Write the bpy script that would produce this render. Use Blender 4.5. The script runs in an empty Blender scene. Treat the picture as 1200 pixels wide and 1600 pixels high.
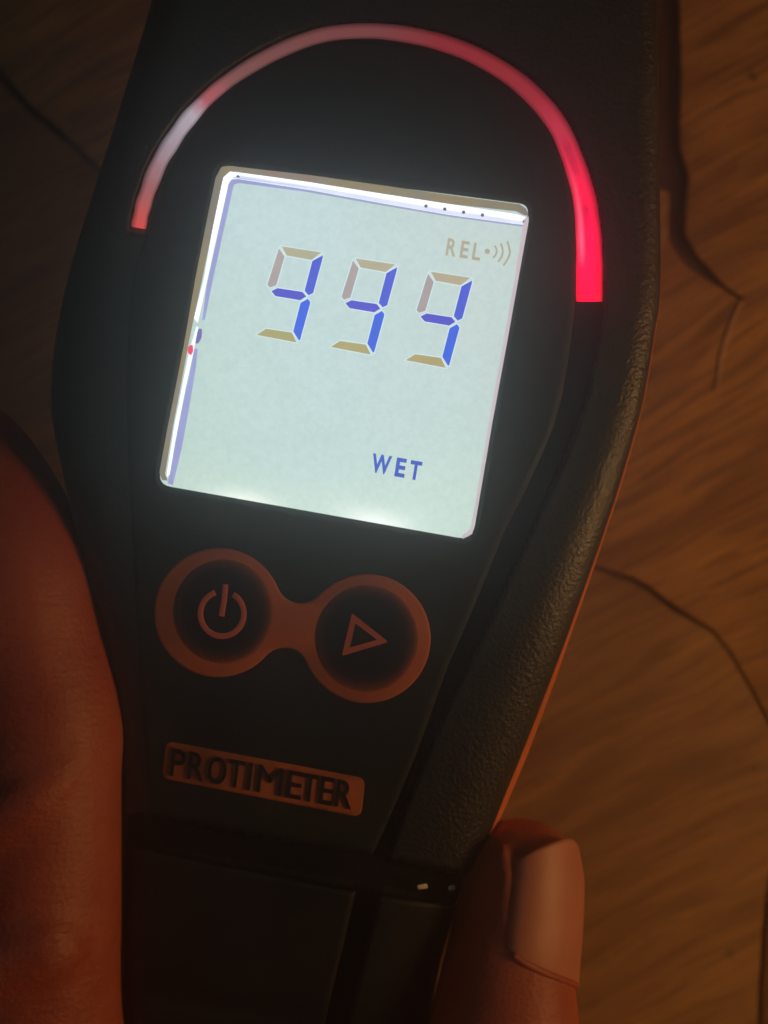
import bpy, bmesh, math, random
import numpy as np
from mathutils import Vector, Matrix, Quaternion
from mathutils.geometry import tessellate_polygon
random.seed(4); rng = np.random.default_rng(4)
R = math.radians
K = 8.0e-5            # metres per unit: 1 unit = 0.08 mm, one photo pixel on the meter's face
D = 2500.0            # camera distance from the meter's face, in the same units (0.2 m)

S = bpy.context.scene
C = bpy.context.collection

def P(x, y, z=0.0):
    """photo pixel (x, y) at height z (units above the meter's face) -> metres"""
    s = (D - z) / D
    return Vector(((x - 600) * s * K, (800 - y) * s * K, z * K))
def Pn(x, y, z):
    s = (D - z) / D
    return np.stack([(x - 600) * s * K, (800 - y) * s * K, z * K], -1)

# ------------------------------------------------------------------ camera
cam = bpy.data.cameras.new('camera'); co = bpy.data.objects.new('camera', cam); C.objects.link(co)
co.location = (0, 0, D * K)
cam.sensor_fit = 'VERTICAL'; cam.sensor_height = 24; cam.lens = 24 * D / 1600
cam.clip_start = .005; cam.clip_end = 20
cam.dof.use_dof = True; cam.dof.focus_distance = D * K; cam.dof.aperture_fstop = 10
S.camera = co
# ------------------------------------------------------------------ world: a dark room
w = bpy.data.worlds.new('World'); S.world = w; w.use_nodes = True
bg = w.node_tree.nodes['Background']; bg.inputs[0].default_value = (1.0, .74, .70, 1); bg.inputs[1].default_value = .010
S.view_settings.view_transform = 'Standard'; S.view_settings.look = 'None'
S.view_settings.exposure = 0; S.view_settings.gamma = 1
# ------------------------------------------------------------------ lamps
def lamp(name, kind, loc, target, energy, color, size=.1, **kw):
    l = bpy.data.lights.new(name, kind); o = bpy.data.objects.new(name, l); C.objects.link(o)
    o.location = loc; l.energy = energy; l.color = color
    d = Vector(target) - Vector(loc); o.rotation_euler = d.to_track_quat('-Z', 'Y').to_euler()
    if kind == 'AREA': l.size = size
    else: l.shadow_soft_size = size
    for k, v in kw.items(): setattr(l, k, v)
    return o
# warm room lamp, far to the right and rather low
lamp('room_lamp', 'AREA', (.29, -.07, .13), (.02, 0, -.03), .50, (1, .50, .16), .10)
# added dim red fill lamp, left and below, to redden the thumb
lamp('red_fill', 'AREA', (-.42, -.50, .50), (-.03, -.03, 0), .035, (1, .22, .14), .30)
# added dim cool fill from above, to tone the meter's face and show its seams
lamp('cool_fill', 'AREA', (-.12, .10, .95), (0, 0, 0), .24, (.50, .92, 1.0), .6)
S.cycles.use_denoising = True
S.cycles.volume_bounces = 1; S.cycles.sample_clamp_indirect = 2.0

# ------------------------------------------------------------------ node helpers
def srgb(r, g, b):
    f = lambda c: ((c/255)/12.92 if c/255 <= .04045 else (((c/255)+.055)/1.055)**2.4)
    return (f(r), f(g), f(b), 1)
def new_mat(name):
    m = bpy.data.materials.new(name); m.use_nodes = True
    nt = m.node_tree; b = nt.nodes['Principled BSDF']
    return m, nt, b
def node(nt, t, **kw):
    n = nt.nodes.new(t)
    for k, v in kw.items():
        if k in n.inputs: n.inputs[k].default_value = v
        else: setattr(n, k, v)
    return n
def coords(nt, scale=(1, 1, 1), rot=(0, 0, 0)):
    g = nt.nodes.new('ShaderNodeNewGeometry')
    mp = node(nt, 'ShaderNodeMapping'); mp.inputs['Scale'].default_value = scale; mp.inputs['Rotation'].default_value = rot
    nt.links.new(g.outputs['Position'], mp.inputs['Vector']); return mp.outputs['Vector']
def noise(nt, vec, scale, detail=3, rough=.55, dist=0):
    n = node(nt, 'ShaderNodeTexNoise', Scale=scale, Detail=detail, Roughness=rough, Distortion=dist)
    nt.links.new(vec, n.inputs['Vector']); return n.outputs['Fac']
def ramp(nt, fac, stops, interp='LINEAR'):
    r = nt.nodes.new('ShaderNodeValToRGB'); e = r.color_ramp.elements; r.color_ramp.interpolation = interp
    while len(e) < len(stops): e.new(.5)
    for i, (p, c) in enumerate(stops):
        e[i].position = p; e[i].color = c if len(c) == 4 else (*c, 1)
    nt.links.new(fac, r.inputs['Fac']); return r.outputs['Color']
def mixc(nt, fac, a, b, mode='MIX'):
    m = nt.nodes.new('ShaderNodeMix'); m.data_type = 'RGBA'; m.blend_type = mode
    for s, v in ((0, fac), (6, a), (7, b)):
        if isinstance(v, bpy.types.NodeSocket): nt.links.new(v, m.inputs[s])
        else: m.inputs[s].default_value = v
    return m.outputs[2]
def math_(nt, op, a, b=0.0, clamp=False):
    m = nt.nodes.new('ShaderNodeMath'); m.operation = op; m.use_clamp = clamp
    for i, v in ((0, a), (1, b)):
        if isinstance(v, bpy.types.NodeSocket): nt.links.new(v, m.inputs[i])
        else: m.inputs[i].default_value = v
    return m.outputs[0]
def bump(nt, b, h, strength=.3, dist=.0002):
    n = node(nt, 'ShaderNodeBump', Strength=strength, Distance=dist)
    nt.links.new(h, n.inputs['Height']); nt.links.new(n.outputs['Normal'], b.inputs['Normal'])

def plastic(name, col, rough=.6, grain=.25, gscale=2600, spec=.5, var=.35):
    m, nt, b = new_mat(name)
    v = coords(nt)
    n1 = noise(nt, v, gscale, 2); n2 = noise(nt, v, 90, 4)
    c = ramp(nt, n2, [(.3, tuple(x*(1-var) for x in col)), (.75, tuple(x*(1+var) for x in col))])
    nt.links.new(c, b.inputs['Base Color'])
    rr = ramp(nt, n2, [(.3, (rough*.88,)*3), (.7, (min(1, rough*1.12),)*3)])
    nt.links.new(rr, b.inputs['Roughness'])
    b.inputs['Specular IOR Level'].default_value = spec
    bump(nt, b, n1, grain, .00022 if name == 'shell_rubber' else .00012)
    return m
M = {}
M['face'] = plastic('face_plastic', (.007, .0108, .011), .62, .5, 2500, .34)
M['shell'] = plastic('shell_rubber', (.006, .0085, .008), .47, .8, 1700, .65)
M['cover'] = plastic('cover_plastic', (.007, .009, .009), .6, .4, 2500, .35)
M['groove'] = plastic('groove_shade', (.005, .005, .005), .8, .3, 2500, .15)
M['orange'] = plastic('orange_rubber', (.62, .16, .035), .55, .3, 1800, .4, .15)
M['orange_soft'] = plastic('orange_keypad', (.46, .125, .034), .75, .3, 1800, .3, .2)
M['icon'] = plastic('icon_print', (.62, .15, .085), .6, .3, 2200, .3, .2)
M['black_letter'] = plastic('black_letter_plastic', (.008, .008, .010), .6, .3, 1800, .3)
M['metal'] = plastic('clip_glint', (.80, .72, .55), .5, .2, 1500, .5)  # highlights of the shiny clips put into a pale base colour


def emis(name, col, s=1.0, vary=.06):
    m, nt, b = new_mat(name)
    v = coords(nt); n = noise(nt, v, 260, 3)
    c = ramp(nt, n, [(.3, tuple(x*(1-vary) for x in col[:3])), (.7, tuple(x*(1+vary) for x in col[:3]))])
    b.inputs['Base Color'].default_value = (.02, .02, .02, 1); b.inputs['Roughness'].default_value = .35
    b.inputs['Specular IOR Level'].default_value = .15
    nt.links.new(c, b.inputs['Emission Color']); b.inputs['Emission Strength'].default_value = s*1.2
    return m

# ------------------------------------------------------------------ object helpers
def link(name, me, mat=None, parent=None, smooth=True):
    o = bpy.data.objects.new(name, me); C.objects.link(o)
    if mat: me.materials.append(mat)
    if smooth and len(me.polygons): me.polygons.foreach_set('use_smooth', [True]*len(me.polygons))
    if parent:
        o.parent = parent; o.matrix_parent_inverse = PINV[parent.name]
    PINV[o.name] = PINV.get(parent.name, Matrix()) if parent else Matrix()
    # children of a part sit in the same (world) coordinates
    if parent: PINV[o.name] = Matrix()
    return o
PINV = {}
def thing(name, label, cat, loc):
    o = bpy.data.objects.new(name, None); C.objects.link(o); o.location = loc; o.empty_display_size = .01
    o['label'] = label; o['category'] = cat
    PINV[o.name] = Matrix.Translation(-Vector(loc)); return o
def mesh_np(name, V, F):
    me = bpy.data.meshes.new(name); me.from_pydata([tuple(v) for v in V], [], [tuple(f) for f in F]); me.update(); return me

def sstep(a, b, x):
    t = np.clip((x-a)/(b-a), 0, 1); return t*t*(3-2*t)
def dist_poly(x, y, poly, closed=True):
    pts = np.array(poly, float); n = len(pts)
    d = np.full(x.shape, 1e9)
    for i in range(n if closed else n-1):
        a = pts[i]; b = pts[(i+1) % n]; ab = b-a; L = (ab**2).sum()+1e-9
        t = np.clip(((x-a[0])*ab[0]+(y-a[1])*ab[1])/L, 0, 1)
        d = np.minimum(d, np.hypot(x-a[0]-t*ab[0], y-a[1]-t*ab[1]))
    return d
def inside(x, y, poly):
    pts = np.array(poly, float); n = len(pts); r = np.zeros(x.shape, bool)
    for i in range(n):
        x1, y1 = pts[i]; x2, y2 = pts[(i+1) % n]
        if y1 == y2: continue
        c = ((y1 > y) != (y2 > y)) & (x < (x2-x1)*(y-y1)/(y2-y1)+x1)
        r ^= c
    return r
def sdist(x, y, poly):           # positive inside
    d = dist_poly(x, y, poly); return np.where(inside(x, y, poly), d, -d)
def catmull(pts, n):
    pts = np.array(pts, float); m = len(pts)
    ext = np.vstack([2*pts[0]-pts[1], pts, 2*pts[-1]-pts[-2]])
    out = []
    for i in range(m-1):
        p0, p1, p2, p3 = ext[i:i+4]
        for t in np.linspace(0, 1, n, endpoint=False):
            out.append(.5*((2*p1)+(-p0+p2)*t+(2*p0-5*p1+4*p2-p3)*t*t+(-p0+3*p1-3*p2+p3)*t**3))
    out.append(pts[-1]); return np.array(out)
def resample(pts, n):
    pts = np.array(pts, float); s = np.r_[0, np.cumsum(np.linalg.norm(np.diff(pts[:, :2], axis=0), axis=1))]
    t = np.linspace(0, s[-1], n); return np.stack([np.interp(t, s, pts[:, i]) for i in range(pts.shape[1])], -1)
def interp_y(poly, y):
    p = np.array(poly, float); return np.interp(y, p[:, 1], p[:, 0])

# meter face height: flat round the display, the handle falls away below it
def Fz(x, y):
    s = y - .178*(x-490)
    a = (s-900)/60.0
    return -.24*60*np.where(a > 20, a, np.log1p(np.exp(np.minimum(a, 20))))

def grid_mesh(name, X, Y, Z, skirt=None):
    n, m = X.shape
    V = Pn(X, Y, Z).reshape(-1, 3); idx = np.arange(n*m).reshape(n, m)
    F = np.stack([idx[:-1, :-1], idx[1:, :-1], idx[1:, 1:], idx[:-1, 1:]], -1).reshape(-1, 4).tolist()
    V = V.tolist()
    if skirt is not None:
        ring = list(idx[:, 0]) + list(idx[-1, 1:]) + list(idx[-2::-1, -1]) + list(idx[0, -2:0:-1])
        base = len(V); xf, yf, zf = X.ravel(), Y.ravel(), Z.ravel()
        for i in ring: V.append(list(Pn(xf[i], yf[i], zf[i]-skirt)))
        k = len(ring)
        for i in range(k):
            j = (i+1) % k; F.append([ring[i], base+i, base+j, ring[j]][::-1])
    me = mesh_np(name, V, F)
    bm = bmesh.new(); bm.from_mesh(me)
    bmesh.ops.remove_doubles(bm, verts=bm.verts, dist=1e-7)
    bmesh.ops.dissolve_degenerate(bm, edges=bm.edges, dist=1e-8)
    bmesh.ops.recalc_face_normals(bm, faces=bm.faces)
    up = sum(f.normal.z*f.calc_area() for f in bm.faces)
    if up < 0: bmesh.ops.reverse_faces(bm, faces=bm.faces)
    bm.to_mesh(me); bm.free(); return me

def plate(name, left, right, n, m, mat, parent, top=0.0, bev=9, drop=7, skirt=18, zf=Fz, warp=None):
    """raised plate between two polylines, its rows joining matching points, its rim rounded"""
    L = resample(left, n); Rr = resample(right, n)
    u = np.linspace(0, 1, m); u = .5-.5*np.cos(u*math.pi)*1.0
    X = L[:, :1]*(1-u)+Rr[:, :1]*u; Y = L[:, 1:2]*(1-u)+Rr[:, 1:2]*u
    poly = np.vstack([L, Rr[::-1]])
    d = dist_poly(X, Y, poly)
    t = np.clip(d/bev, 0, 1); Z = zf(X, Y)+top-drop*(1-np.sqrt(1-(1-t)**2))
    if warp is not None: Z = Z+warp(X, Y)
    return link(name, grid_mesh(name, X, Y, Z, skirt), mat, parent)

def round_poly(pts, r, n=6):
    out = []; m = len(pts)
    for i in range(m):
        p0, p1, p2 = (Vector(pts[(i-1) % m]), Vector(pts[i]), Vector(pts[(i+1) % m]))
        a = (p0-p1).normalized(); b = (p2-p1).normalized()
        rr = r[i] if isinstance(r, (list, tuple)) else r
        for k in range(n+1):
            t = k/n; q = (1-t)**2*(p1+a*rr)+2*t*(1-t)*p1+t*t*(p1+b*rr); out.append((q.x, q.y))
    return out
def prism(name, poly, z1, th, mat, parent, bev=0, zf=None, hole=None):
    """flat piece with the outline poly (photo units), top at z1, thickness th, optional softened rim"""
    bm = bmesh.new(); f_ = zf or (lambda x, y: 0.0)
    def ring(pl, z): return [bm.verts.new(P(x, y, float(f_(x, y))+z)) for x, y in pl]
    A = np.array(poly, float); area = ((A[:, 0]*np.roll(A[:, 1], -1)-np.roll(A[:, 0], -1)*A[:, 1]).sum())
    if area > 0: poly = poly[::-1]
    poly = [tuple(p) for p in poly]
    rings = []
    if bev:
        ins = inset(poly, bev)
        rings = [(poly, z1-th), (poly, z1-bev*.8), (inset(poly, bev*.35), z1-bev*.25), (ins, z1)]
    else: rings = [(poly, z1-th), (poly, z1)]
    rv = [ring(p, z) for p, z in rings]; n = len(poly)
    for a, b in zip(rv[:-1], rv[1:]):
        for i in range(n): bm.faces.new((a[i], a[(i+1) % n], b[(i+1) % n], b[i]))
    if hole:
        hv = ring(hole, z1); hb = ring(hole, z1-th)
        e = [bm.edges.get((rv[-1][i], rv[-1][(i+1) % n])) for i in range(n)]
        k = len(hv); e += [bm.edges.new((hv[i], hv[(i+1) % k])) for i in range(k)]
        for i in range(k): bm.faces.new((hv[i], hv[(i+1) % k], hb[(i+1) % k], hb[i]))
        bmesh.ops.triangle_fill(bm, edges=e, use_beauty=True, normal=(0, 0, 1))
    else:
        pl2 = rings[-1][0]
        for t3 in tessellate_polygon([[Vector((x, y, 0)) for x, y in pl2]]):
            try: bm.faces.new([rv[-1][i] for i in t3])
            except ValueError: pass
    bmesh.ops.recalc_face_normals(bm, faces=bm.faces)
    up = sum(f.normal.z*f.calc_area() for f in bm.faces)
    if up < 0: bmesh.ops.reverse_faces(bm, faces=bm.faces)
    me = bpy.data.meshes.new(name); bm.to_mesh(me); bm.free()
    return link(name, me, mat, parent, smooth=bool(bev))
def inset(poly, d):
    A = np.array(poly, float); area = (A[:, 0]*np.roll(A[:, 1], -1)-np.roll(A[:, 0], -1)*A[:, 1]).sum()
    sg = 1 if area > 0 else -1; out = []; n = len(A)
    for i in range(n):
        e1 = A[i]-A[i-1]; e2 = A[(i+1) % n]-A[i]
        e1 = e1/(np.linalg.norm(e1)+1e-9); e2 = e2/(np.linalg.norm(e2)+1e-9)
        n1 = np.array([-e1[1], e1[0]])*sg; n2 = np.array([-e2[1], e2[0]])*sg
        m_ = n1+n2; L = np.linalg.norm(m_)
        if L < 1e-6: out.append(tuple(A[i]+n1*d)); continue
        m_ /= L; c = max(.5, float(m_@n1)); out.append(tuple(A[i]+m_*d/c))
    return out
def stroke(pts, w):
    """outline polygon of a polyline of width w"""
    p = np.array(pts, float); t = np.gradient(p, axis=0); t /= np.linalg.norm(t, axis=1)[:, None]
    nn = np.stack([-t[:, 1], t[:, 0]], -1)*w/2
    return [tuple(q) for q in (p+nn)]+[tuple(q) for q in (p-nn)[::-1]]
def letter(ch, tl, xv, dv, z, th, mat, parent, zf=None, name='letter', bold=0.0):
    """glyph fitted into the parallelogram tl, tl+xv, tl+dv (photo units)"""
    cu = bpy.data.curves.new('t', 'FONT'); cu.body = ch; cu.size = 1; cu.extrude = .5; cu.offset = bold; cu.resolution_u = 6
    o = bpy.data.objects.new('t', cu); C.objects.link(o)
    bpy.context.view_layer.update()
    me = bpy.data.meshes.new_from_object(o.evaluated_get(bpy.context.evaluated_depsgraph_get()))
    bpy.data.objects.remove(o); bpy.data.curves.remove(cu)
    V = np.array([v.co[:] for v in me.vertices]); mn = V.min(0); mx = V.max(0); q = (V-mn)/(mx-mn)
    f_ = zf or (lambda x, y: 0.0)
    for v, (a, b, c) in zip(me.vertices, q):
        x = tl[0]+xv[0]*a+dv[0]*(1-b); y = tl[1]+xv[1]*a+dv[1]*(1-b)
        v.co = P(x, y, float(f_(x, y))+z-th*(1-c))
    me.name = name; me.materials.clear()
    return link(name, me, mat, parent, smooth=False)

# ================================================================== THE WOODEN TABLE (setting)
WZ = -760.0
def wood_mat(name, tint=1.0, rot=28, seed=0.0):
    m, nt, b = new_mat(name)
    g = nt.nodes.new('ShaderNodeNewGeometry')
    mp = node(nt, 'ShaderNodeMapping'); mp.inputs['Rotation'].default_value = (0, 0, R(-rot)); mp.inputs['Location'].default_value = (seed, seed*.7, 0)
    nt.links.new(g.outputs['Position'], mp.inputs['Vector'])
    warp = noise(nt, mp.outputs['Vector'], 18, 2)
    w2 = node(nt, 'ShaderNodeVectorMath', operation='SCALE'); w2.inputs[0].default_value = (0, .011, 0)
    nt.links.new(warp, w2.inputs['Scale'])
    add = node(nt, 'ShaderNodeVectorMath', operation='ADD'); nt.links.new(mp.outputs['Vector'], add.inputs[0]); nt.links.new(w2.outputs[0], add.inputs[1])
    st = node(nt, 'ShaderNodeMapping'); st.inputs['Scale'].default_value = (1, 9, 1); nt.links.new(add.outputs[0], st.inputs['Vector'])
    grain = noise(nt, st.outputs['Vector'], 26, 5, .6)
    st2 = node(nt, 'ShaderNodeMapping'); st2.inputs['Scale'].default_value = (1, 16, 1); nt.links.new(add.outputs[0], st2.inputs['Vector'])
    fine = noise(nt, st2.outputs['Vector'], 70, 6, .65)
    blot = noise(nt, mp.outputs['Vector'], 30, 4, .6)
    c = ramp(nt, grain, [(.33, (.26*tint, .11*tint, .030*tint)), (.49, (.43*tint, .205*tint, .055*tint)), (.70, (.54*tint, .27*tint, .075*tint))])
    c = mixc(nt, math_(nt, 'MULTIPLY', ramp(nt, fine, [(.42, (1, 1, 1)), (.53, (0, 0, 0))]), .75), c, (.16, .07, .025, 1))
    c = mixc(nt, math_(nt, 'MULTIPLY', ramp(nt, blot, [(.35, (1, 1, 1)), (.60, (0, 0, 0))]), .45), c, (.22, .10, .04, 1))
    vo = node(nt, 'ShaderNodeTexVoronoi', Scale=120.0); nt.links.new(mp.outputs['Vector'], vo.inputs['Vector'])
    nb = noise(nt, mp.outputs['Vector'], 140, 3)
    spots = ramp(nt, math_(nt, 'ADD', vo.outputs['Distance'], math_(nt, 'MULTIPLY', nb, .5)), [(.27, (1, 1, 1)), (.32, (0, 0, 0))])
    c = mixc(nt, math_(nt, 'MULTIPLY', spots, .7), c, (.05, .020, .010, 1))
    nt.links.new(c, b.inputs['Base Color'])
    b.inputs['Roughness'].default_value = .52; b.inputs['Specular IOR Level'].default_value = .35
    h = math_(nt, 'ADD', math_(nt, 'MULTIPLY', grain, 1.0), math_(nt, 'MULTIPLY', fine, .5))
    bump(nt, b, h, .55, .0006)
    return m
def jag(pts, amp=2.2, step=22):
    out = []
    for a, b in zip(pts[:-1], pts[1:]):
        a = np.array(a, float); b = np.array(b, float); n = max(1, int(np.linalg.norm(b-a)/step))
        t = b-a; t /= np.linalg.norm(t)+1e-9; nn = np.array([-t[1], t[0]])
        for k in range(n):
            q = a+(b-a)*k/n
            if k: q = q+nn*rng.normal(0, amp*.6)
            out.append(tuple(q))
    out.append(tuple(pts[-1])); return out
m_under, nt, b = new_mat('gap_filler'); b.inputs['Roughness'].default_value = .95
v = coords(nt); nn_ = noise(nt, v, 120, 4); nt.links.new(ramp(nt, nn_, [(.3, (.03, .012, .012)), (.7, (.07, .028, .026))]), b.inputs['Base Color'])
bump(nt, b, nn_, .6, .002)
E = 2600
table = link('table_top', mesh_np('table_top', [P(-E, -E, WZ-20), P(-E, E+1600, WZ-20), P(E+1200, E+1600, WZ-20), P(E+1200, -E, WZ-20)], [(0, 1, 2, 3)]), m_under, None, False)
table['kind'] = 'structure'; table['label'] = 'worn brown wooden surface split by cracks'
crack_r = jag([(1060, 0), (1064, 75), (1063, 150), (1061, 225), (1077, 279), (1072, 319), (1070, 366), (1090, 401), (1125, 440), (1162, 465)], 1.6, 18)
crack_l = jag([(1160, 469), (1112, 443), (1071, 415), (1043, 376), (1045, 302), (1036, 297), (992, 270), (980, 0)], 1.2, 18)
long_up = jag([(-600, -560), (0, 108), (60, 174), (100, 208), (150, 256), (300, 400), (520, 620), (700, 770), (860, 850), (932, 884), (990, 902), (1012, 914), (1052, 944), (1085, 966), (1112, 982), (1142, 1018), (1172, 1069), (1202, 1128), (1240, 1195)], 1.1, 20)
long_dn = jag([(-600, -535), (0, 128), (40, 170), (100, 222), (150, 266), (300, 420), (520, 640), (700, 790), (860, 864), (932, 890), (990, 911), (1010, 922), (1050, 955), (1086, 974), (1109, 986), (1139, 1021), (1169, 1072), (1199, 1131), (1236, 1198)], 1.1, 20)
side = jag([(1236, 1198), (1215, 1300), (1198, 1383), (1190, 1453), (1182, 1600), (1176, 1760), (1170, 2300)], 1.3, 25)
board_up = [(1060, -1500)]+crack_r+crack_l+[(975, -1500), (-600, -1500)]+long_up+[(1500, 1400), (3000, 1800), (3000, -1500)]
board_dn = [(-600, -535)]+long_dn[1:]+side[1:]+[(1170, 3000), (-2000, 3000), (-2000, -1900)]
board_rt = [(1244, 1202)]+[(x+7, y+3) for x, y in side[1:]]+[(1177, 3000), (3000, 3000), (3000, 1812), (1503, 1408)]
M['wood1'] = wood_mat('wood_upper', 1.15, 30, 0); M['wood2'] = wood_mat('wood_lower', .72, 26, .31); M['wood3'] = wood_mat('wood_side', .6, 60, .77)
for pl, mt, dz in ((board_up, 'wood1', 0), (board_dn, 'wood2', -5), (board_rt, 'wood3', -9)):
    prism('board', pl, WZ+dz, 45, M[mt], table, bev=3.0)
# raised sliver of wood at the tip of the crack
sl = catmull([(1160, 470), (1143, 505), (1134, 535), (1127, 558), (1124, 585), (1119, 612)], 5)
M['sliver'] = plastic('pale_wood', (.62, .40, .20), .5, .3, 1500, .4)
prism('splinter', stroke(sl, 3.2), WZ+5, 8, M['sliver'], table, bev=.9)

# ================================================================== THE MOISTURE METER
meter = thing('moisture_meter', 'dark grey handheld moisture meter with glowing screen reading 999 WET under a red arc', 'moisture meter', P(480, 1100, -250))
arc_c = [(216, 356, 25), (221, 332, 26), (229, 304, 27), (247, 258, 28), (270, 219, 28), (297, 182, 27), (335, 143, 24), (380, 110, 25), (430, 82, 26), (475, 63, 26),
         (517, 52, 26), (574, 48, 26), (631, 53, 28), (689, 66, 29), (746, 88, 30), (804, 123, 32), (846, 162, 34), (873, 198, 34), (890, 235, 35), (904, 275, 37), (914, 314, 39),
         (919, 358, 42), (921, 402, 44), (921, 440, 45), (921, 471, 44)]
arc = catmull(arc_c, 6)
tt = np.gradient(arc[:, :2], axis=0); tt /= np.linalg.norm(tt, axis=1)[:, None]
nrm = np.stack([-tt[:, 1], tt[:, 0]], -1)             # to the inside of the arc
arc_in = arc[:, :2]+nrm*arc[:, 2:]*.5; arc_out = arc[:, :2]-nrm*arc[:, 2:]*.5
ai = int(np.argmin(arc_in[:, 1])); ao = int(np.argmin(arc_out[:, 1]))
pr = [(896, 500), (888, 560), (878, 620), (866, 665), (846, 712), (818, 772), (785, 838), (740, 950), (700, 1040), (650, 1180), (608, 1280), (582, 1336)]
pl_ = [(206, 420), (198, 500), (195, 600), (197, 700), (202, 800), (210, 950), (219, 1100), (234, 1274)]
panel_r = [tuple(p) for p in arc_in[ai:]]+pr
panel_l = [tuple(p) for p in arc_in[ai::-1]]+pl_
G = [tuple(p) for p in arc_out]+[(944, 490), (934, 550), (918, 620), (898, 680), (866, 752), (832, 828), (790, 920), (745, 1015), (700, 1105), (652, 1218), (607, 1340),
     (600, 1365), (400, 1330), (200, 1290), (186, 1100), (176, 900), (170, 700), (170, 550), (182, 440)]
shR = [(1016, -330), (1024, -100), (1028, 60), (1030, 220), (1032, 440), (1023, 520), (1010, 600), (998, 655), (966, 765), (930, 872), (880, 1012), (830, 1142), (790, 1243), (752, 1340), (722, 1400), (690, 1500), (672, 1600), (650, 1760), (640, 2300)]
shL = [(300, -330), (262, -100), (232, 20), (205, 110), (168, 230), (130, 350), (102, 450), (84, 550), (80, 640), (96, 730), (126, 860), (160, 990), (184, 1110), (190, 1200), (190, 1500), (186, 1800), (180, 2300)]
shR = [(x, y) for y, x in catmull([(b, a) for a, b in shR], 6)]; shL = [(x, y) for y, x in catmull([(b, a) for a, b in shL], 6)]
seam = [(100, 1262), (234, 1288), (400, 1320), (582, 1350), (760, 1392)]
def seam_y(x): p = np.array(seam, float); return np.interp(x, p[:, 0], p[:, 1])
def shoulder(x, y):
    xr = interp_y(shR, y); xl = interp_y(shL, y)
    Rr = np.interp(y, [0, 400, 700, 1000, 1300, 1600], [34, 38, 52, 84, 120, 120]); Rl = np.interp(y, [0, 600, 1200], [60, 70, 50])
    dr = np.clip((xr-x)/Rr, 0, 1); dl = np.clip((x-xl)/Rl, 0, 1)
    return -(Rr*.62*(1-np.sqrt(np.maximum(0, 1-(1-dr)**2)))) - (Rl*.7*(1-np.sqrt(np.maximum(0, 1-(1-dl)**2))))
def Bz(x, y): return Fz(x, y)+shoulder(x, y)
# front housing: a heightfield with its grooves, walls down to the rear shell
ys = np.arange(-330, 2301, 5.0); uu = np.linspace(0, 1, 230); uu = .5*uu+.5*(.5-.5*np.cos(uu*math.pi))
XL = interp_y(shL, ys)[:, None]; XR = interp_y(shR, ys)[:, None]
X = XL*(1-uu)+XR*uu; Y = np.repeat(ys[:, None], len(uu), 1)
sd = sdist(X, Y, G); dz = -np.maximum((.5+37*sstep(400, 560, X))*sstep(-3, 4, sd), 28*sstep(38, 52, sd))
dz = np.minimum(dz, -16*sstep(-4, 2, sd)*(Y < 361))
below = Y-seam_y(X); dz = np.minimum(dz, -36*sstep(-18, -11, below))
end = -60*(1-np.sqrt(np.clip(1-np.clip((-250-Y)/80, 0, 1)**2, 0, 1)))
Z = Bz(X, Y)-2+dz+end
# walls
kL = [(0, 0), (4, -40), (6, -90), (8, -150)]
cols = [X[:, :1]+a for a, _ in kL[1:]][::-1]; zc = [Z[:, :1]+b_ for _, b_ in kL[1:]][::-1]
colr = [X[:, -1:]-a for a, _ in kL[1:]]; zr = [Z[:, -1:]+b_ for _, b_ in kL[1:]]
XX = np.hstack(cols+[X]+colr); YY = np.hstack([Y[:, :1]]*3+[Y]+[Y[:, :1]]*3); ZZ = np.hstack(zc+[Z]+zr)
hs = link('housing', grid_mesh('housing', XX, YY, ZZ), M['shell'], meter)
# darker joints between panel, housing and covers: recess shade put into the colour
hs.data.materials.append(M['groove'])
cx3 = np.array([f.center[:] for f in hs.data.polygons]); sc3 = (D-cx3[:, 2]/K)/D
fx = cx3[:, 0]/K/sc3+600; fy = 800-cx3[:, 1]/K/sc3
shade_faces = ((sdist(fx, fy, G) > 0) & (fx > 470)) | ((np.abs(fy-seam_y(fx)-8) < 22) & (fx > 200)) | ((fy > 1380) & (fx > np.interp(fy, [1392, 1545, 2250], [552, 515, 396])) & (fx < np.interp(fy, [1392, 1560, 2250], [596, 556, 432])))
hs.data.polygons.foreach_set('material_index', shade_faces.astype(int).tolist())
# orange rear shell standing out below the housing along the right side
off = np.interp(ys, [-330, 200, 430, 470, 640, 850, 1000, 1060, 1180, 1260, 1400, 2300], [-4, -5, -3, .5, 1.5, 3, 4.5, 6.5, 9, 7, -6, -8])
prof = [(-1.0, -60), (.15, -66), (.75, -84), (1.0, -110), (1.0, -170), (.6, -215), (-2, -245), (-9, -262)]
xr = interp_y(shR, ys); xl = interp_y(shL, ys); f0r = Bz(xr, ys)*0+Fz(xr, ys); f0l = Fz(xl, ys)
cx, cz = [], []
for a, z_ in prof: cx.append(xr+np.where(a >= 0, off*a-2*(1-abs(a)), a*6)); cz.append(f0r+z_)
for t in (.9, .7, .5, .3, .1): cx.append(xl+(xr-xl)*t); cz.append(f0r*t+f0l*(1-t)-270)
for a, z_ in prof[::-1]: cx.append(xl+8-(a if a < 0 else 0)*6); cz.append(f0l+z_)
XO = np.array(cx).T; ZO = np.array(cz).T; YO = np.repeat(ys[:, None], XO.shape[1], 1)
rs = link('rear_shell', grid_mesh('rear_shell', XO, YO, ZO), M['orange'], meter); rs['label'] = 'orange rubber rear shell showing as a thin edge'
bm = bmesh.new(); bm.from_mesh(rs.data); bmesh.ops.reverse_faces(bm, faces=bm.faces); bmesh.ops.recalc_face_normals(bm, faces=bm.faces); bm.to_mesh(rs.data); bm.free()
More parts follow.
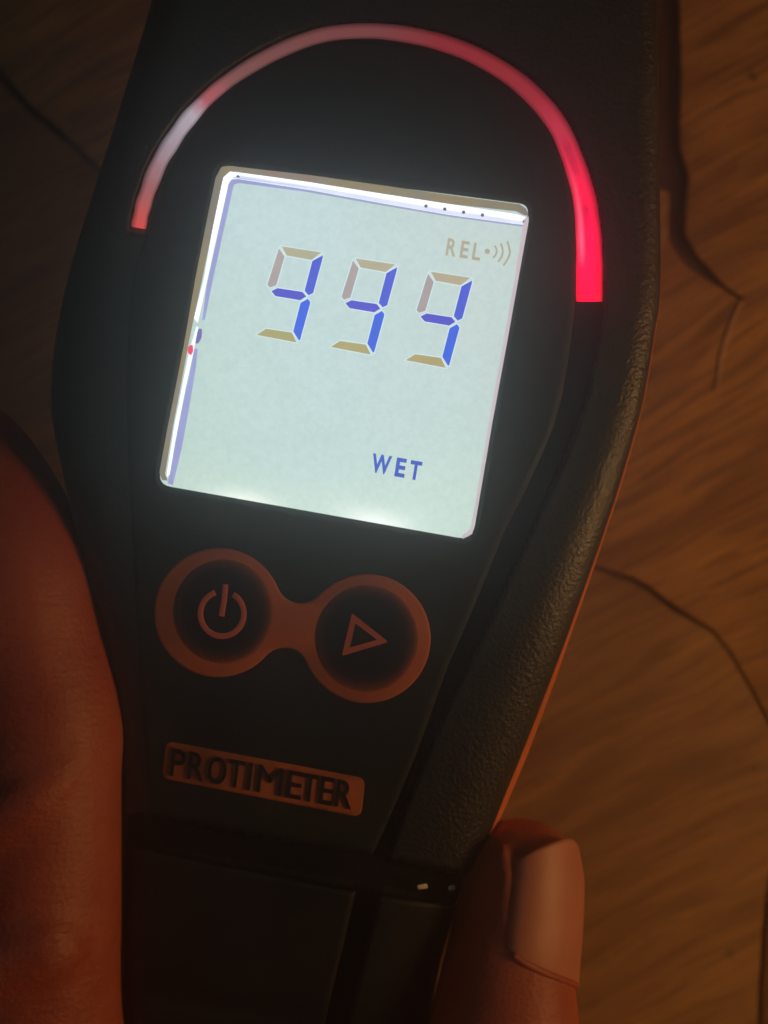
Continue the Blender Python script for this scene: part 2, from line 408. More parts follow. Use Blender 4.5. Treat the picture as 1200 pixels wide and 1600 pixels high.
# face panel with a recess for the display window
win = [(343, 257), (827, 320), (738, 844), (247, 757)]
win_o = round_poly(win, [20, 16, 24, 20])
def wwarp(x, y): return -9*sstep(-7, -3, sdist(x, y, win_o))
face = plate('face_panel', panel_l, panel_r, 330, 230, M['face'], meter, top=0, bev=12, drop=7, skirt=22, warp=wwarp)
# light arc: rounded clear strip, one red lamp at its lower right end
ml, nt, b = new_mat('light_pipe')
uvn = nt.nodes.new('ShaderNodeUVMap'); sep = nt.nodes.new('ShaderNodeSeparateXYZ'); nt.links.new(uvn.outputs['UV'], sep.inputs[0])
pn = noise(nt, coords(nt), 500, 4); pos = math_(nt, 'ADD', sep.outputs['X'], math_(nt, 'MULTIPLY', math_(nt, 'SUBTRACT', pn, .5), .035))
glow = ramp(nt, pos, [(0.0, srgb(205, 70, 70)), (.014, srgb(190, 78, 74)), (.06, srgb(150, 95, 98)), (.12, srgb(158, 140, 150)), (.175, srgb(180, 168, 180)), (.205, srgb(172, 90, 98)), (.25, srgb(130, 84, 82)),
     (.36, srgb(120, 72, 70)), (.47, srgb(122, 62, 64)), (.55, srgb(135, 42, 50)), (.62, srgb(140, 40, 48)), (.70, srgb(150, 42, 54)), (.77, srgb(180, 44, 66)), (.84, srgb(226, 22, 64)), (.90, srgb(245, 6, 66)), (1, srgb(240, 0, 44))])  # pale stretch at the left is a reflection put into the emission
across = sep.outputs['Y']
core = ramp(nt, across, [(.30, (0, 0, 0)), (.42, (1, 1, 1)), (.66, (1, 1, 1)), (.80, (0, 0, 0))])
zone = ramp(nt, sep.outputs['X'], [(.76, (0, 0, 0)), (.785, (1, 1, 1)), (.82, (.6, .6, .6)), (.835, (0, 0, 0)), (.862, (0, 0, 0)), (.87, (1, 1, 1)), (.93, (.7, .7, .7)), (.965, (0, 0, 0))])
st = node(nt, 'ShaderNodeMapping'); st.inputs['Scale'].default_value = (30, 9, 1); nt.links.new(uvn.outputs['UV'], st.inputs['Vector'])
strk = noise(nt, st.outputs['Vector'], 2.2, 4)
dark = math_(nt, 'MULTIPLY', math_(nt, 'MULTIPLY', core, zone), ramp(nt, strk, [(.3, (.35, .35, .35)), (.6, (1, 1, 1))]))
c = mixc(nt, math_(nt, 'MULTIPLY', dark, .65), glow, srgb(140, 0, 48))
inner = ramp(nt, across, [(.62, (0, 0, 0)), (.78, (1, 1, 1)), (.95, (.3, .3, .3))])
zi = ramp(nt, sep.outputs['X'], [(.80, (0, 0, 0)), (.87, (.5, .5, .5)), (.92, (.6, .6, .6)), (.955, (0, 0, 0))])
c = mixc(nt, math_(nt, 'MULTIPLY', inner, zi), c, srgb(235, 95, 120))
nt.links.new(c, b.inputs['Emission Color'])
edge = ramp(nt, across, [(0, (.12, .12, .12)), (.14, (.55, .55, .55)), (.36, (1, 1, 1)), (.8, (1, 1, 1)), (1, (.35, .35, .35))])
hot = ramp(nt, sep.outputs['X'], [(0, (.42, .42, .42)), (.3, (.36, .36, .36)), (.7, (.4, .4, .4)), (.88, (.6, .6, .6)), (.97, (1, 1, 1))])
nt.links.new(math_(nt, 'MULTIPLY', edge, math_(nt, 'MULTIPLY', hot, 2.9)), b.inputs['Emission Strength'])
b.inputs['Base Color'].default_value = (.03, .015, .018, 1); b.inputs['Roughness'].default_value = .5; b.inputs['Specular IOR Level'].default_value = .12
bump(nt, b, pn, .25, .0003)
na = len(arc); nc = 13; a_ = np.linspace(-1, 1, nc)
wob = 1+.05*np.sin(np.arange(na)*.9)*np.where(np.arange(na) < 40, 1, .2)
XA = arc[:, :1]-nrm[:, :1]*arc[:, 2:]*.47*a_*-1*wob[:, None]; YA = arc[:, 1:2]-nrm[:, 1:]*arc[:, 2:]*.47*a_*-1*wob[:, None]
ZA = np.repeat((-4+9*np.sqrt(1-.92*a_**2))[None, :], na, 0)-5
XA = np.hstack([XA[:, :1], XA, XA[:, -1:]]); YA = np.hstack([YA[:, :1], YA, YA[:, -1:]]); ZA = np.hstack([ZA[:, :1]*0-24, ZA, ZA[:, -1:]*0-24])
def capz(A, first, z=None):
    r = A[:1] if first else A[-1:]
    return r
XA = np.vstack([XA[:1], XA, XA[-1:]]); YA = np.vstack([YA[:1], YA, YA[-1:]]); ZA = np.vstack([ZA[:1]*0-24, ZA, ZA[-1:]*0-24])
n_, m_ = XA.shape
Vv = Pn(XA, YA, ZA).reshape(-1, 3); idx = np.arange(n_*m_).reshape(n_, m_)
Ff = np.stack([idx[:-1, :-1], idx[:-1, 1:], idx[1:, 1:], idx[1:, :-1]], -1).reshape(-1, 4)
me = mesh_np('light_arc', Vv, Ff); uvl = me.uv_layers.new(name='UVMap')
sl_ = np.r_[0, np.cumsum(np.linalg.norm(np.diff(arc[:, :2], axis=0), axis=1))]; sl_ /= sl_[-1]; sl_ = np.r_[0, sl_, 1]
vv = np.r_[0, (a_+1)/2, 1]
for lp in me.loops: i, j = divmod(lp.vertex_index, m_); uvl.data[lp.index].uv = (sl_[i], vv[j])
bm = bmesh.new(); bm.from_mesh(me); bmesh.ops.recalc_face_normals(bm, faces=bm.faces)
if sum(f.normal.z for f in bm.faces) < 0: bmesh.ops.reverse_faces(bm, faces=bm.faces)
bm.to_mesh(me); bm.free()
la = link('light_arc', me, ml, meter); la['label'] = 'curved light strip, red at its lower right end'
# bottom trim where the arc strip ends
# ---------------------------------------------------------------- display
dz0 = -4.0
md, nt, b = new_mat('lcd_backlit')
pos_ = nt.nodes.new('ShaderNodeNewGeometry').outputs['Position']
def px(x, y): return P(x, y, dz0)
def blob(cx_, cy_, rx, ry, ang=0):
    mp = node(nt, 'ShaderNodeMapping'); mp.vector_type = 'TEXTURE'
    q = px(cx_, cy_); mp.inputs['Location'].default_value = (q.x, q.y, 0); mp.inputs['Rotation'].default_value = (0, 0, R(ang)); mp.inputs['Scale'].default_value = (rx*K, ry*K, 1000)
    nt.links.new(pos_, mp.inputs['Vector'])
    ln = node(nt, 'ShaderNodeVectorMath', operation='LENGTH'); nt.links.new(mp.outputs[0], ln.inputs[0])
    m2 = math_(nt, 'MULTIPLY', ln.outputs['Value'], ln.outputs['Value'])
    return math_(nt, 'POWER', 2.718, math_(nt, 'MULTIPLY', m2, -1.0))
n1 = noise(nt, coords(nt), 150, 4); n2 = noise(nt, coords(nt), 1400, 3, .7)
base = mixc(nt, n1, srgb(180, 205, 202), srgb(190, 211, 210))
base = mixc(nt, math_(nt, 'MULTIPLY', blob(800, 400, 230, 420, 10), .55), base, srgb(196, 207, 200))
base = mixc(nt, math_(nt, 'MULTIPLY', blob(420, 330, 160, 120), .5), base, srgb(192, 214, 218))
base = mixc(nt, math_(nt, 'MULTIPLY', blob(300, 700, 120, 260), .55), base, srgb(186, 210, 198))
base = mixc(nt, math_(nt, 'MULTIPLY', blob(700, 790, 160, 110), .5), base, srgb(200, 222, 206))
base = mixc(nt, math_(nt, 'MULTIPLY', blob(390, 800, 150, 55, -10), .75), base, srgb(204, 226, 210))
base = mixc(nt, math_(nt, 'MULTIPLY', blob(590, 832, 150, 60, -10), .75), base, srgb(206, 228, 214))
base = mixc(nt, math_(nt, 'MULTIPLY', blob(382, 788, 48, 18, -10), .95), base, (1.0, 1.05, .95, 1))
base = mixc(nt, math_(nt, 'MULTIPLY', blob(588, 820, 52, 20, -10), .95), base, (1.0, 1.05, 1.0, 1))
base = mixc(nt, .05, base, mixc(nt, ramp(nt, n2, [(.35, (0, 0, 0)), (.65, (1, 1, 1))]), (0, 0, 0, 1), (1, 1, 1, 1)))
nt.links.new(base, b.inputs['Emission Color']); b.inputs['Emission Strength'].default_value = 1.2
b.inputs['Base Color'].default_value = (.015, .015, .015, 1); b.inputs['Roughness'].default_value = .3; b.inputs['Specular IOR Level'].default_value = .1
disp = prism('display', win_o, dz0, 5, md, meter)
disp['label'] = 'backlit pale green display reading 999, REL and WET'
L0 = dz0
# lit rim of the clear window, uneven tan and orange
mr, nt, b = new_mat('window_edge_light')
v = coords(nt, (1, 1, 1), (0, 0, R(9))); n = noise(nt, v, 62, 3); nf = noise(nt, coords(nt, (1, 9, 1), (0, 0, R(9))), 500, 3)
c = ramp(nt, n, [(.30, srgb(168, 152, 140)), (.44, srgb(180, 170, 150)), (.52, srgb(196, 176, 128)), (.60, srgb(190, 176, 160)), (.72, srgb(216, 132, 104))])
c = mixc(nt, .06, c, ramp(nt, nf, [(.35, srgb(120, 118, 112)), (.62, srgb(222, 222, 205))]))
nt.links.new(c, b.inputs['Emission Color']); b.inputs['Emission Strength'].default_value = .55; b.inputs['Base Color'].default_value = (.02, .02, .02, 1)
top_o = [(337, 277), (346, 261), (356, 259), (480, 273), (600, 290), (704, 305), (812, 319), (822, 326), (826, 336)]
top_i = [(821, 337), (806, 330), (704, 319), (600, 303), (480, 284), (372, 269), (359, 268), (349, 277), (346, 290)]
left_i = [(316, 436), (296, 530), (283, 600), (270, 668), (258, 740), (262, 751)]
left_o = [(253, 750), (249, 738), (261, 672), (275, 602), (288, 535), (305, 436), (324, 340)]
prism('window_rim', top_o+top_i+left_i+left_o, L0+1.6, 1.5, mr, disp)
mk = emis('window_rim_right', srgb(205, 190, 195), .9)
prism('window_rim', [(826, 338), (819, 342), (805, 430), (789, 520), (764, 660), (742, 790), (735, 826), (722, 837), (723, 842), (738, 834), (747, 792), (769, 662), (795, 520), (811, 430), (826, 346)], L0+1.6, 1.5, mk, disp)
# bright strip along the top and left of the glass
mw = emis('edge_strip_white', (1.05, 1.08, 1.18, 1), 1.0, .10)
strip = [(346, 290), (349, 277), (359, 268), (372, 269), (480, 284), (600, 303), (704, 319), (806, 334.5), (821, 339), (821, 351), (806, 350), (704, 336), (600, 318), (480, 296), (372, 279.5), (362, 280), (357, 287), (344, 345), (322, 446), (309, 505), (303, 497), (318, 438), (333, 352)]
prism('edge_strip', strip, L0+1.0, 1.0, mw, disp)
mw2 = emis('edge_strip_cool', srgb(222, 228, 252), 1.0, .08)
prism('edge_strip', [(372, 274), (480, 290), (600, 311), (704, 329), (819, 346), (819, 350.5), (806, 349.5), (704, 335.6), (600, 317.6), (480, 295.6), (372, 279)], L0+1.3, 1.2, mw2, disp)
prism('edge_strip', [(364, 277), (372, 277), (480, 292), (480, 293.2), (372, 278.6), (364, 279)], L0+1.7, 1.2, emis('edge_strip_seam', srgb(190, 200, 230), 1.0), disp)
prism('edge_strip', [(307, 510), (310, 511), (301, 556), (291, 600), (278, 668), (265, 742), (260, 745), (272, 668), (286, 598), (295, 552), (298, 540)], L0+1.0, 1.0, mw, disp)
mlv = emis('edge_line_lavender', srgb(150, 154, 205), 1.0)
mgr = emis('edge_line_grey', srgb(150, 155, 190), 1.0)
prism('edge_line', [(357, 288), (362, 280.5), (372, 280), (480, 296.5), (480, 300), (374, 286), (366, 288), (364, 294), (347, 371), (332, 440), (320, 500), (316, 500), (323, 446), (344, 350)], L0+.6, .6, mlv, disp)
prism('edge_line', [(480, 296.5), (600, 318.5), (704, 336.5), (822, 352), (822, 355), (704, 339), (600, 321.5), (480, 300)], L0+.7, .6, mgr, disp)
prism('edge_line', [(304, 545), (309, 545), (306, 575), (295, 640), (284, 700), (270, 758), (262, 755), (274, 690), (286, 630), (295, 590)], L0+.6, .6, mlv, disp)
prism('edge_line', round_poly([(310, 513), (316, 514), (315, 528), (309, 538), (304, 535)], 3, 3), L0+.7, .6, emis('edge_nub', srgb(112, 104, 170), 1), disp)
mred = emis('glue_red', srgb(232, 70, 100), 1)
prism('red_fleck', round_poly([(294, 541), (301, 538), (302, 549), (298, 556), (293, 550)], 3, 3), L0+2.2, .8, mred, disp)
mdot = emis('mark_grey', srgb(95, 95, 105), .8)
for x, y in ((371.7, 276.3), (665.6, 322), (695, 326.7), (724.4, 331.5), (753.8, 336), (819, 346)):
    prism('alignment_mark', [(x+2.7*math.cos(a), y+2.7*math.sin(a)) for a in np.linspace(0, 2*math.pi, 12, endpoint=False)], L0+1.6, .8, mdot, disp)
# seven segment digits
SG = {'a': [(505, 125), (1030, 205), (900, 305), (570, 245)],
      'f': [(470, 150), (545, 260), (435, 640), (350, 668), (318, 630)],
      'b': [(1050, 240), (1046, 280), (920, 740), (860, 770), (808, 710), (910, 320)],
      'g': [(370, 715), (450, 675), (780, 725), (830, 785), (750, 835), (425, 780)],
      'c': [(850, 815), (885, 860), (748, 1358), (732, 1364), (658, 1243), (755, 870)],
      'd': [(175, 1290), (300, 1210), (640, 1260), (705, 1392)]}
SC = {'a': (170, 164, 134), 'f': (165, 152, 150), 'b': (62, 76, 200), 'g': (72, 64, 190), 'c': (40, 84, 212), 'd': (164, 155, 98)}
mhalo = emis('gap_light', srgb(205, 226, 230), 1, .02)
for i, (ox, oy) in enumerate(((0, 0), (115.8, 18.9), (233, 39.6))):
    for s_, pts in SG.items():
        c3 = SC[s_]
        if s_ in 'ad': c3 = (c3[0]+i*2, c3[1]-i*2, c3[2]-i*2)
        if s_ == 'f': c3 = (c3[0]-i, c3[1]-i*2, c3[2]-i)
        q = [(380+x*.11875+ox, 370+y*.11875+oy) for x, y in pts]
        prism('segment_outline', inset(q, -1.6), L0+.35, .4, mhalo, disp)
        prism('segment', q, L0+.8, .4, emis('segment_'+s_, srgb(*c3), 1, .05), disp)
mrel = emis('legend_tan', srgb(168, 160, 138), 1, .04); mwet = emis('legend_blue', srgb(46, 76, 184), 1, .06)
for ch, tl, xv, dv in (('R', (700, 371.7), (15.5, 2.5), (-4.2, 27)), ('E', (721.9, 375.6), (12.5, 2.1), (-4.2, 26.6)), ('L', (741, 379), (12.6, 2.1), (-4.2, 26.4))):
    letter(ch, tl, xv, dv, L0+.9, .6, mrel, disp, bold=.024)
for ch, tl, xv, dv in (('W', (583, 708), (30, 5), (-4.8, 29.5)), ('E', (620.6, 714.6), (15.6, 2.6), (-4.8, 29.5)), ('T', (642.4, 718.8), (18, 3), (-4.8, 29.5))):
    letter(ch, tl, xv, dv, L0+.9, .6, mwet, disp, bold=.035)
prism('signal_dot', [(761.5+4.2*math.cos(a), 392.6+4.2*math.sin(a)) for a in np.linspace(0, 2*math.pi, 16, endpoint=False)], L0+.9, .6, mrel, disp)
for p0, pm, p1 in (((773, 384), (776, 393.5), (770.5, 403)), ((782, 380), (785.5, 394.5), (778.5, 409.3)), ((792.7, 377), (796.5, 396.5), (786.5, 415))):
    prism('signal_wave', stroke(catmull([p0, ((p0[0]+pm[0])/2+1, (p0[1]+pm[1])/2), pm, ((pm[0]+p1[0])/2+1.2, (pm[1]+p1[1])/2), p1], 4), 2.9), L0+.9, .6, mrel, disp)
# ---------------------------------------------------------------- keypad
bc = ((341, 957), (572, 997.5))
def keypad_outline():
    (x0, y0), (x1, y1) = bc; ax = math.atan2(y1-y0, x1-x0); Rr = 101.0; out = []
    h = math.hypot(x1-x0, y1-y0)/2; half = 36.0; mx_, my_ = (x0+x1)/2, (y0+y1)/2
    ux, uy = math.cos(ax), math.sin(ax); vx, vy = -uy, ux
    # fillet circle radius f touching both rings: sqrt((R+f)^2 - h^2) = half + f
    f = (h*h+half*half-Rr*Rr)/(2*(Rr-half)); f = abs(f)
    cv = math.sqrt(max((Rr+f)**2-h*h, 0)); phi = math.atan2(cv, h)
    def loc(a, b_): return (mx_+ux*a+vx*b_, my_+uy*a+vy*b_)
    for t in np.linspace(math.pi-phi, -(math.pi-phi), 60): out.append(loc(h+Rr*math.cos(t), Rr*math.sin(t)))
    for t in np.linspace(math.pi-(math.pi/2+(math.pi/2-phi))+0, math.pi-(math.pi/2+(math.pi/2-phi)), 1): pass
    a0 = math.pi/2+ (math.pi/2-phi)
    for t in np.linspace(phi, math.pi-phi, 12)[1:-1]: out.append(loc(f*math.cos(t), -cv+f*math.sin(t)))
    for t in np.linspace(-phi, -(2*math.pi-phi), 60): out.append(loc(-h+Rr*math.cos(t), Rr*math.sin(t)))
    for t in np.linspace(-(math.pi-phi), -phi, 12)[1:-1]: out.append(loc(f*math.cos(t), cv+f*math.sin(t)))
    return out
kp = keypad_outline()
prism('button_surround', kp, 3.5, 9, M['orange_soft'], meter, bev=4, zf=Fz)
def dome(name, cx_, cy_, r, z0, h, mat, parent, n=48, m=12):
    bm = bmesh.new(); rings = []
    for j in range(m+1):
        t = j/m; rr = r*(1-t); zz = z0+h*(1-(1-t)**2.6) if j else z0-4
        if j == 0: rr = r
        if j == m: rings.append([bm.verts.new(P(cx_, cy_, float(Fz(cx_, cy_))+z0+h))]); break
        rings.append([bm.verts.new(P(cx_+rr*math.cos(a), cy_+rr*1.04*math.sin(a), float(Fz(cx_+rr*math.cos(a), cy_+rr*math.sin(a)))+zz)) for a in np.linspace(0, 2*math.pi, n, endpoint=False)])
    for a, b_ in zip(rings[:-1], rings[1:]):
        for i in range(n):
            if len(b_) == 1: bm.faces.new((a[i], a[(i+1) % n], b_[0]))
            else: bm.faces.new((a[i], a[(i+1) % n], b_[(i+1) % n], b_[i]))
    bmesh.ops.recalc_face_normals(bm, faces=bm.faces)
    if sum(f.normal.z*f.calc_area() for f in bm.faces) < 0: bmesh.ops.reverse_faces(bm, faces=bm.faces)
    me = bpy.data.meshes.new(name); bm.to_mesh(me); bm.free(); return link(name, me, mat, parent)
def button_mat(i, cx_, cy_, r):
    m, nt, b = new_mat('button_rubber_%d' % i)
    g = nt.nodes.new('ShaderNodeNewGeometry'); mp = node(nt, 'ShaderNodeMapping'); mp.vector_type = 'TEXTURE'
    q = P(cx_, cy_, float(Fz(cx_, cy_))); mp.inputs['Location'].default_value = (q.x, q.y, 0); mp.inputs['Scale'].default_value = (r*K, r*1.04*K, 1000)
    nt.links.new(g.outputs['Position'], mp.inputs['Vector']); ln = node(nt, 'ShaderNodeVectorMath', operation='LENGTH'); nt.links.new(mp.outputs[0], ln.inputs[0])
    n = noise(nt, coords(nt), 900, 3); d = math_(nt, 'ADD', ln.outputs['Value'], math_(nt, 'MULTIPLY', math_(nt, 'SUBTRACT', n, .5), .10))
    nt.links.new(ramp(nt, d, [(.60, (.005, .005, .006)), (.76, (.020, .009, .007)), (.90, (.14, .040, .013)), (1, (.44, .115, .032))]), b.inputs['Base Color'])
    b.inputs['Roughness'].default_value = .85; b.inputs['Specular IOR Level'].default_value = .1; bump(nt, b, n, .2, .0001); return m
btns = []
for i, (cx_, cy_, r) in enumerate(((349, 955, 84), (573, 997, 86))):
    btns.append(dome('button', cx_, cy_, r, 2.5, 11, button_mat(i, cx_, cy_, r), meter))
btns[0]['label'] = 'round black power button in an orange ring'; btns[1]['label'] = 'round black button with a triangle outline'
zb = lambda x, y: float(Fz(x, y))
ring_pts = [(347+34*math.sin(a), 959-35*math.cos(a)) for a in np.linspace(R(24+6), R(360-24+6), 44)]
prism('power_ring', stroke(ring_pts, 9), 14.6, 3, M['icon'], btns[0], bev=1.2, zf=zb)
prism('power_line', stroke([(352.5, 913), (350, 938), (346, 963)], 9), 15.2, 3, M['icon'], btns[0], bev=1.2, zf=zb)
tri_o = round_poly([(550, 958), (607, 1003), (534, 1025)], 3, 3); tri_i = inset([(550, 958), (607, 1003), (534, 1025)], 9.0)
prism('play_triangle', tri_o, 15, 3, M['icon'], btns[1], zf=zb, hole=tri_i)
# ---------------------------------------------------------------- name plate
np_o = round_poly([(259, 1157), (571, 1216), (564, 1277), (253, 1216)], 14, 6)
M['plate'] = plastic('name_plate_rubber', (.36, .095, .026), .7, .6, 900, .3, .45)
plq = prism('name_plate', np_o, 2.0, 5, M['plate'], meter, bev=2, zf=zb)
plq['label'] = 'orange name plate with raised black capital letters'
A0 = np.array([240., 1140.]); sc = .3
ux = np.array([1, .187]);
for ch, a, b_ in (('P', 98, 172), ('R', 190, 275), ('O', 292, 388), ('T', 398, 478), ('I', 498, 519), ('M', 550, 680), ('E', 702, 782), ('T', 782, 862), ('E', 874, 946), ('R', 958, 1046)):
    x0 = 240+a*sc; wd = (b_-a)*sc; y0 = 1169+(x0-270)*.187
    letter(ch, (x0, y0), (wd, wd*.187), (-5, 43), 5.5, 4, M['black_letter'], plq, zf=zb, bold=0.0 if ch == 'M' else .012)
# ---------------------------------------------------------------- battery cover, split by a groove
cl = [(206, 1322), (204, 1400), (202, 1500), (200, 1700), (198, 2250)]; cr = [(556, 1392), (538, 1470), (520, 1545), (480, 1720), (400, 2250)]
bcv = plate('battery_cover', cl, cr, 150, 60, M['cover'], meter, top=0, bev=11, drop=8, skirt=18, zf=Bz, warp=lambda x, y: -7*np.exp(-((y-(1545+.19*(x-200)))/22)**2))
sr = [(p[0]-3, p[1]) for p in shR if 1408 < p[1] < 2250]
s2l = [(592, 1398), (574, 1470), (552, 1560), (512, 1720), (430, 2240)]
plate('battery_cover', s2l, [(716, 1416)]+sr, 150, 60, M['cover'], meter, top=0, bev=11, drop=7, skirt=18, zf=Bz)
for x, y, s_ in ((660, 1386, 1.0), (706, 1388, .7)):
    o = prism('catch', round_poly([(x-9*s_, y-3), (x+7*s_, y-6), (x+9*s_, y+2), (x-7*s_, y+4)], 3, 3), -8, 5, M['metal'], meter, bev=1.5, zf=lambda a, b_: float(Bz(np.array(a), np.array(b_))))

# ================================================================== THE HAND
hand = thing('hand', 'bare hand holding the dark meter, thumb on its left, fingertip on its right', 'hand', P(500, 2600, -500))
bm = bmesh.new()
def chain(pts, sub=10, seg=28, squash=1.0):
    """tapered limb through (x, y, z, r[, rz]) points with rounded ends"""
    c = catmull([p if len(p) == 5 else (*p, p[3]*squash) for p in pts], sub)
    pos = np.array([P(a, b_, z_) for a, b_, z_, *_ in c]); rad = c[:, 3]*K*((D-c[:, 2])/D); rz = c[:, 4]*K*((D-c[:, 2])/D)
    T = np.gradient(pos, axis=0); T /= np.linalg.norm(T, axis=1)[:, None]
    def ringv(p, t, r1, r2):
        t = Vector(t); up = Vector((0, 0, 1)); s_ = t.cross(up)
        if s_.length < .2: s_ = t.cross(Vector((0, 1, 0)))
        s_.normalize(); u_ = s_.cross(t).normalized()
        return [bm.verts.new(Vector(p)+s_*r1*math.cos(a)+u_*r2*math.sin(a)) for a in np.linspace(0, 2*math.pi, seg, endpoint=False)]
    rings = []
    for k in range(6, 0, -1):
        f = k/6.0*math.pi/2; rings.append(ringv(pos[0]-T[0]*rad[0]*math.sin(f)*.98, T[0], rad[0]*math.cos(f*.97), rz[0]*math.cos(f*.97)))
    for p, t, r1, r2 in zip(pos, T, rad, rz): rings.append(ringv(p, t, r1, r2))
    for k in range(1, 7):
        f = k/6.0*math.pi/2; rings.append(ringv(pos[-1]+T[-1]*rad[-1]*math.sin(f)*.98, T[-1], rad[-1]*math.cos(f*.97), rz[-1]*math.cos(f*.97)))
    for a, b_ in zip(rings[:-1], rings[1:]):
        for i in range(seg): bm.faces.new((a[i], a[(i+1) % seg], b_[(i+1) % seg], b_[i]))
    bm.faces.new(rings[0][::-1]); bm.faces.new(rings[-1])
# thumb, seen at the left: tip, joint, ball of the thumb
chain([(-84, 630, -270, 50), (-34, 740, -165, 100), (8, 880, -96, 132), (34, 1010, -92, 133), (62, 1130, -90, 130), (58, 1220, -92, 131), (48, 1400, -110, 141), (36, 1600, -140, 156), (40, 1850, -230, 200), (120, 2200, -380, 230), (260, 2600, -480, 250)])
# index finger along the right side
FI = [(813, 1368, -190, 91), (806, 1440, -188, 97), (794, 1520, -188, 105), (787, 1610, -192, 119), (774, 1720, -215, 124), (752, 1880, -290, 114), (716, 2060, -370, 124), (650, 2300, -440, 135), (560, 2560, -490, 150)]
chain(FI)
# the other fingers curl round the right edge below the picture
for (y0, rr, rch) in ((1960, 100, 1.0), (2170, 96, .98), (2370, 84, .9)):
    chain([(640-60*(1-rch), y0-70, -80, rr*.8), (700, y0-50, -90, rr*.92), (775, y0-20, -170, rr*.98), (785, y0+20, -300, rr), (710, y0+90, -420, rr*1.05), (520, y0+240, -470, rr*1.15), (380, y0+420, -490, rr*1.25)])
# palm, wrist, forearm
for dx in (-150, -20, 110, 230):
    chain([(430+dx*.9, 2250+abs(dx)*.3, -455, 110), (420+dx, 2500, -470, 125), (400+dx*.8, 2800, -480, 140), (380+dx*.5, 3100, -490, 150)])
chain([(380, 2950, -480, 300, 190), (360, 3300, -480, 270, 200), (330, 4200, -460, 330, 270)])
# folds of skin beside and below the nail
chain([(786, 1322, -108, 10), (792, 1380, -101, 14), (793, 1440, -97, 15), (798, 1490, -96, 14), (815, 1522, -99, 10), (845, 1543, -112, 7)], 6, 12)
# creases: soft folds over the thumb joint
for q in ([(-70, 1335, -14, 56), (40, 1250, 2, 58), (108, 1180, -24, 50)], [(-60, 1040, -20, 58), (50, 1030, -24, 62)], [(-60, 1520, -30, 84), (60, 1470, -34, 84)]):
    chain(q, 6, 20)
me = bpy.data.meshes.new('skin'); bmesh.ops.recalc_face_normals(bm, faces=bm.faces); bm.to_mesh(me); bm.free()
tmp = bpy.data.objects.new('tmp', me); C.objects.link(tmp)
md_ = tmp.modifiers.new('r', 'REMESH'); md_.mode = 'VOXEL'; md_.voxel_size = 9*K
sm_ = tmp.modifiers.new('s', 'SMOOTH'); sm_.factor = .5; sm_.iterations = 14
bpy.context.view_layer.update()
me2 = bpy.data.meshes.new_from_object(tmp.evaluated_get(bpy.context.evaluated_depsgraph_get())); bpy.data.objects.remove(tmp)
def skin_mat(name, a, b2, rough, nail=False):
    m, nt, b = new_mat(name); v = coords(nt)
    n1 = noise(nt, v, 75, 4); c = ramp(nt, n1, [(.3, a), (.7, b2)]); nt.links.new(c, b.inputs['Base Color'])
    b.inputs['Roughness'].default_value = rough
    b.inputs['Subsurface Weight'].default_value = .25; b.inputs['Subsurface Radius'].default_value = (1, .35, .2); b.inputs['Subsurface Scale'].default_value = .0018
    if not nail:
        vo = node(nt, 'ShaderNodeTexVoronoi', Scale=1500.0); nt.links.new(v, vo.inputs['Vector'])
        ln = noise(nt, coords(nt, (1, 4, 1), (0, 0, R(28))), 260, 3)
        h = math_(nt, 'ADD', math_(nt, 'MULTIPLY', vo.outputs['Distance'], .4), ln); bump(nt, b, h, .38, .0004)
    else:
        ln = noise(nt, coords(nt, (14, 1, 14)), 120, 3); bump(nt, b, ln, .08, .0001)
    return m
M['skin'] = skin_mat('skin', (.28, .045, .020), (.37, .088, .042), .55)
M['nail'] = skin_mat('nail', (.39, .135, .080), (.46, .18, .115), .5, True)
me2.name = 'skin'; me2.materials.clear()
link('skin', me2, M['skin'], hand)
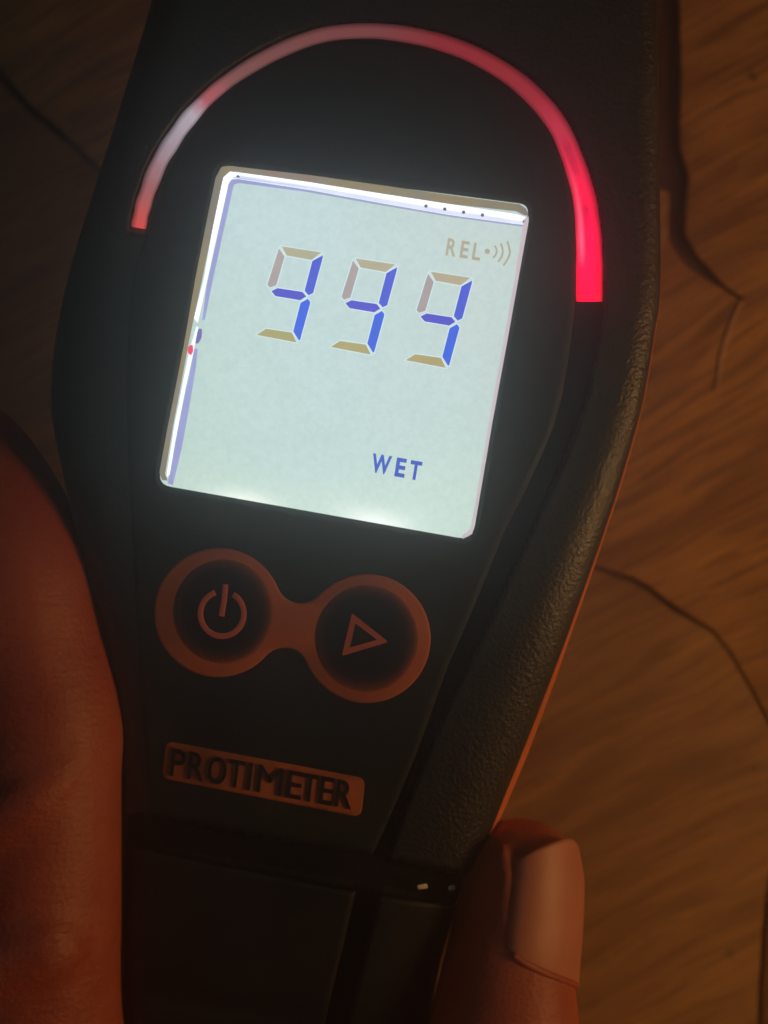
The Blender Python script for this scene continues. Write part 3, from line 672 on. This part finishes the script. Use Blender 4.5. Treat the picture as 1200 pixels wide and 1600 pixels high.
# nail: curved plate on the right-hand upper side of the fingertip
fi = catmull(FI, 10)
def nail_grid(y0, y1, th0, th1, lift, name, mat):
    n, m = 34, 26; V = []; F = []
    for i in range(n):
        t = i/(n-1); 
        for j in range(m):
            s_ = j/(m-1); q = 2*s_-1
            # rounded free edge at the top, round base at the bottom
            ya = y0+34*abs(q)**2.6; yb = y1-26*abs(q)**2.2
            ya = y0+46*max(0, (.58-s_)/.33)**2+46*s_**3; yb = y1-58*s_**2.5-8*abs(q)**4; y = ya+(yb-ya)*t
            cx_ = np.interp(y, fi[:12*5, 1], fi[:12*5, 0]); cz_ = np.interp(y, fi[:, 1], fi[:, 2]); r = np.interp(y, fi[:, 1], fi[:, 3])
            r = max(r, np.interp(y, [1280, 1320, 1372, 1440], [80, 90, 94, 97])) if y < 1440 else r
            th = R(th0+(th1-th0)*s_)
            lf = lift-5*t**8-10*abs(q)**8-6*(1-t)**5
            V.append(P(cx_+(r+lf)*math.cos(th), y, cz_+(r+lf)*math.sin(th)*1.076))
    for i in range(n-1):
        for j in range(m-1): F.append((i*m+j, i*m+j+1, (i+1)*m+j+1, (i+1)*m+j))
    o = link(name, mesh_np(name, V, F), mat, hand); 
    so = o.modifiers.new('thick', 'SOLIDIFY'); so.thickness = 6*K; so.offset = -1
    return o
nl = nail_grid(1302, 1542, -34, 98, 9, 'fingernail', M['nail'])

# cuticle: a thin fold of skin along the root of the nail
bm = bmesh.new()
cu_ = []
for th_ in (86, 74, 60, 45, 28, 10, -10):
    s_ = (th_+34)/132; q_ = 2*s_-1; y_ = 1542-58*s_**2.5-8*abs(q_)**4+1
    cx_ = np.interp(y_, fi[:60, 1], fi[:60, 0]); cz_ = np.interp(y_, fi[:, 1], fi[:, 2]); r_ = np.interp(y_, fi[:, 1], fi[:, 3])
    cu_.append((cx_+(r_+.5)*math.cos(R(th_)), y_, cz_+(r_+.5)*1.076*math.sin(R(th_)), 6.0))
chain(cu_, 6, 12)
bmesh.ops.recalc_face_normals(bm, faces=bm.faces)
me = bpy.data.meshes.new('cuticle'); bm.to_mesh(me); bm.free(); link('cuticle', me, M['skin'], hand)
# ================================================================== GLARE: added scattering volume that stands in for lens glare round the screen
hz = mesh_np('glare_volume', [(x, y, z) for z in (-.09, .225) for y in (-.6, .6) for x in (-.6, .6)], [(0, 2, 3, 1), (4, 5, 7, 6), (0, 1, 5, 4), (2, 6, 7, 3), (0, 4, 6, 2), (1, 3, 7, 5)])
mh = bpy.data.materials.new('glare_volume'); mh.use_nodes = True; nt = mh.node_tree; nt.nodes.remove(nt.nodes['Principled BSDF'])
pv = node(nt, 'ShaderNodeVolumePrincipled', Density=1.1, Anisotropy=.93); pv.inputs['Color'].default_value = (.9, .95, 1, 1)
nt.links.new(pv.outputs[0], nt.nodes['Material Output'].inputs['Volume'])
ho = link('glare_volume', hz, mh, None, False); ho['kind'] = 'stuff'; ho['label'] = 'added scattering volume for the glare round the screen'
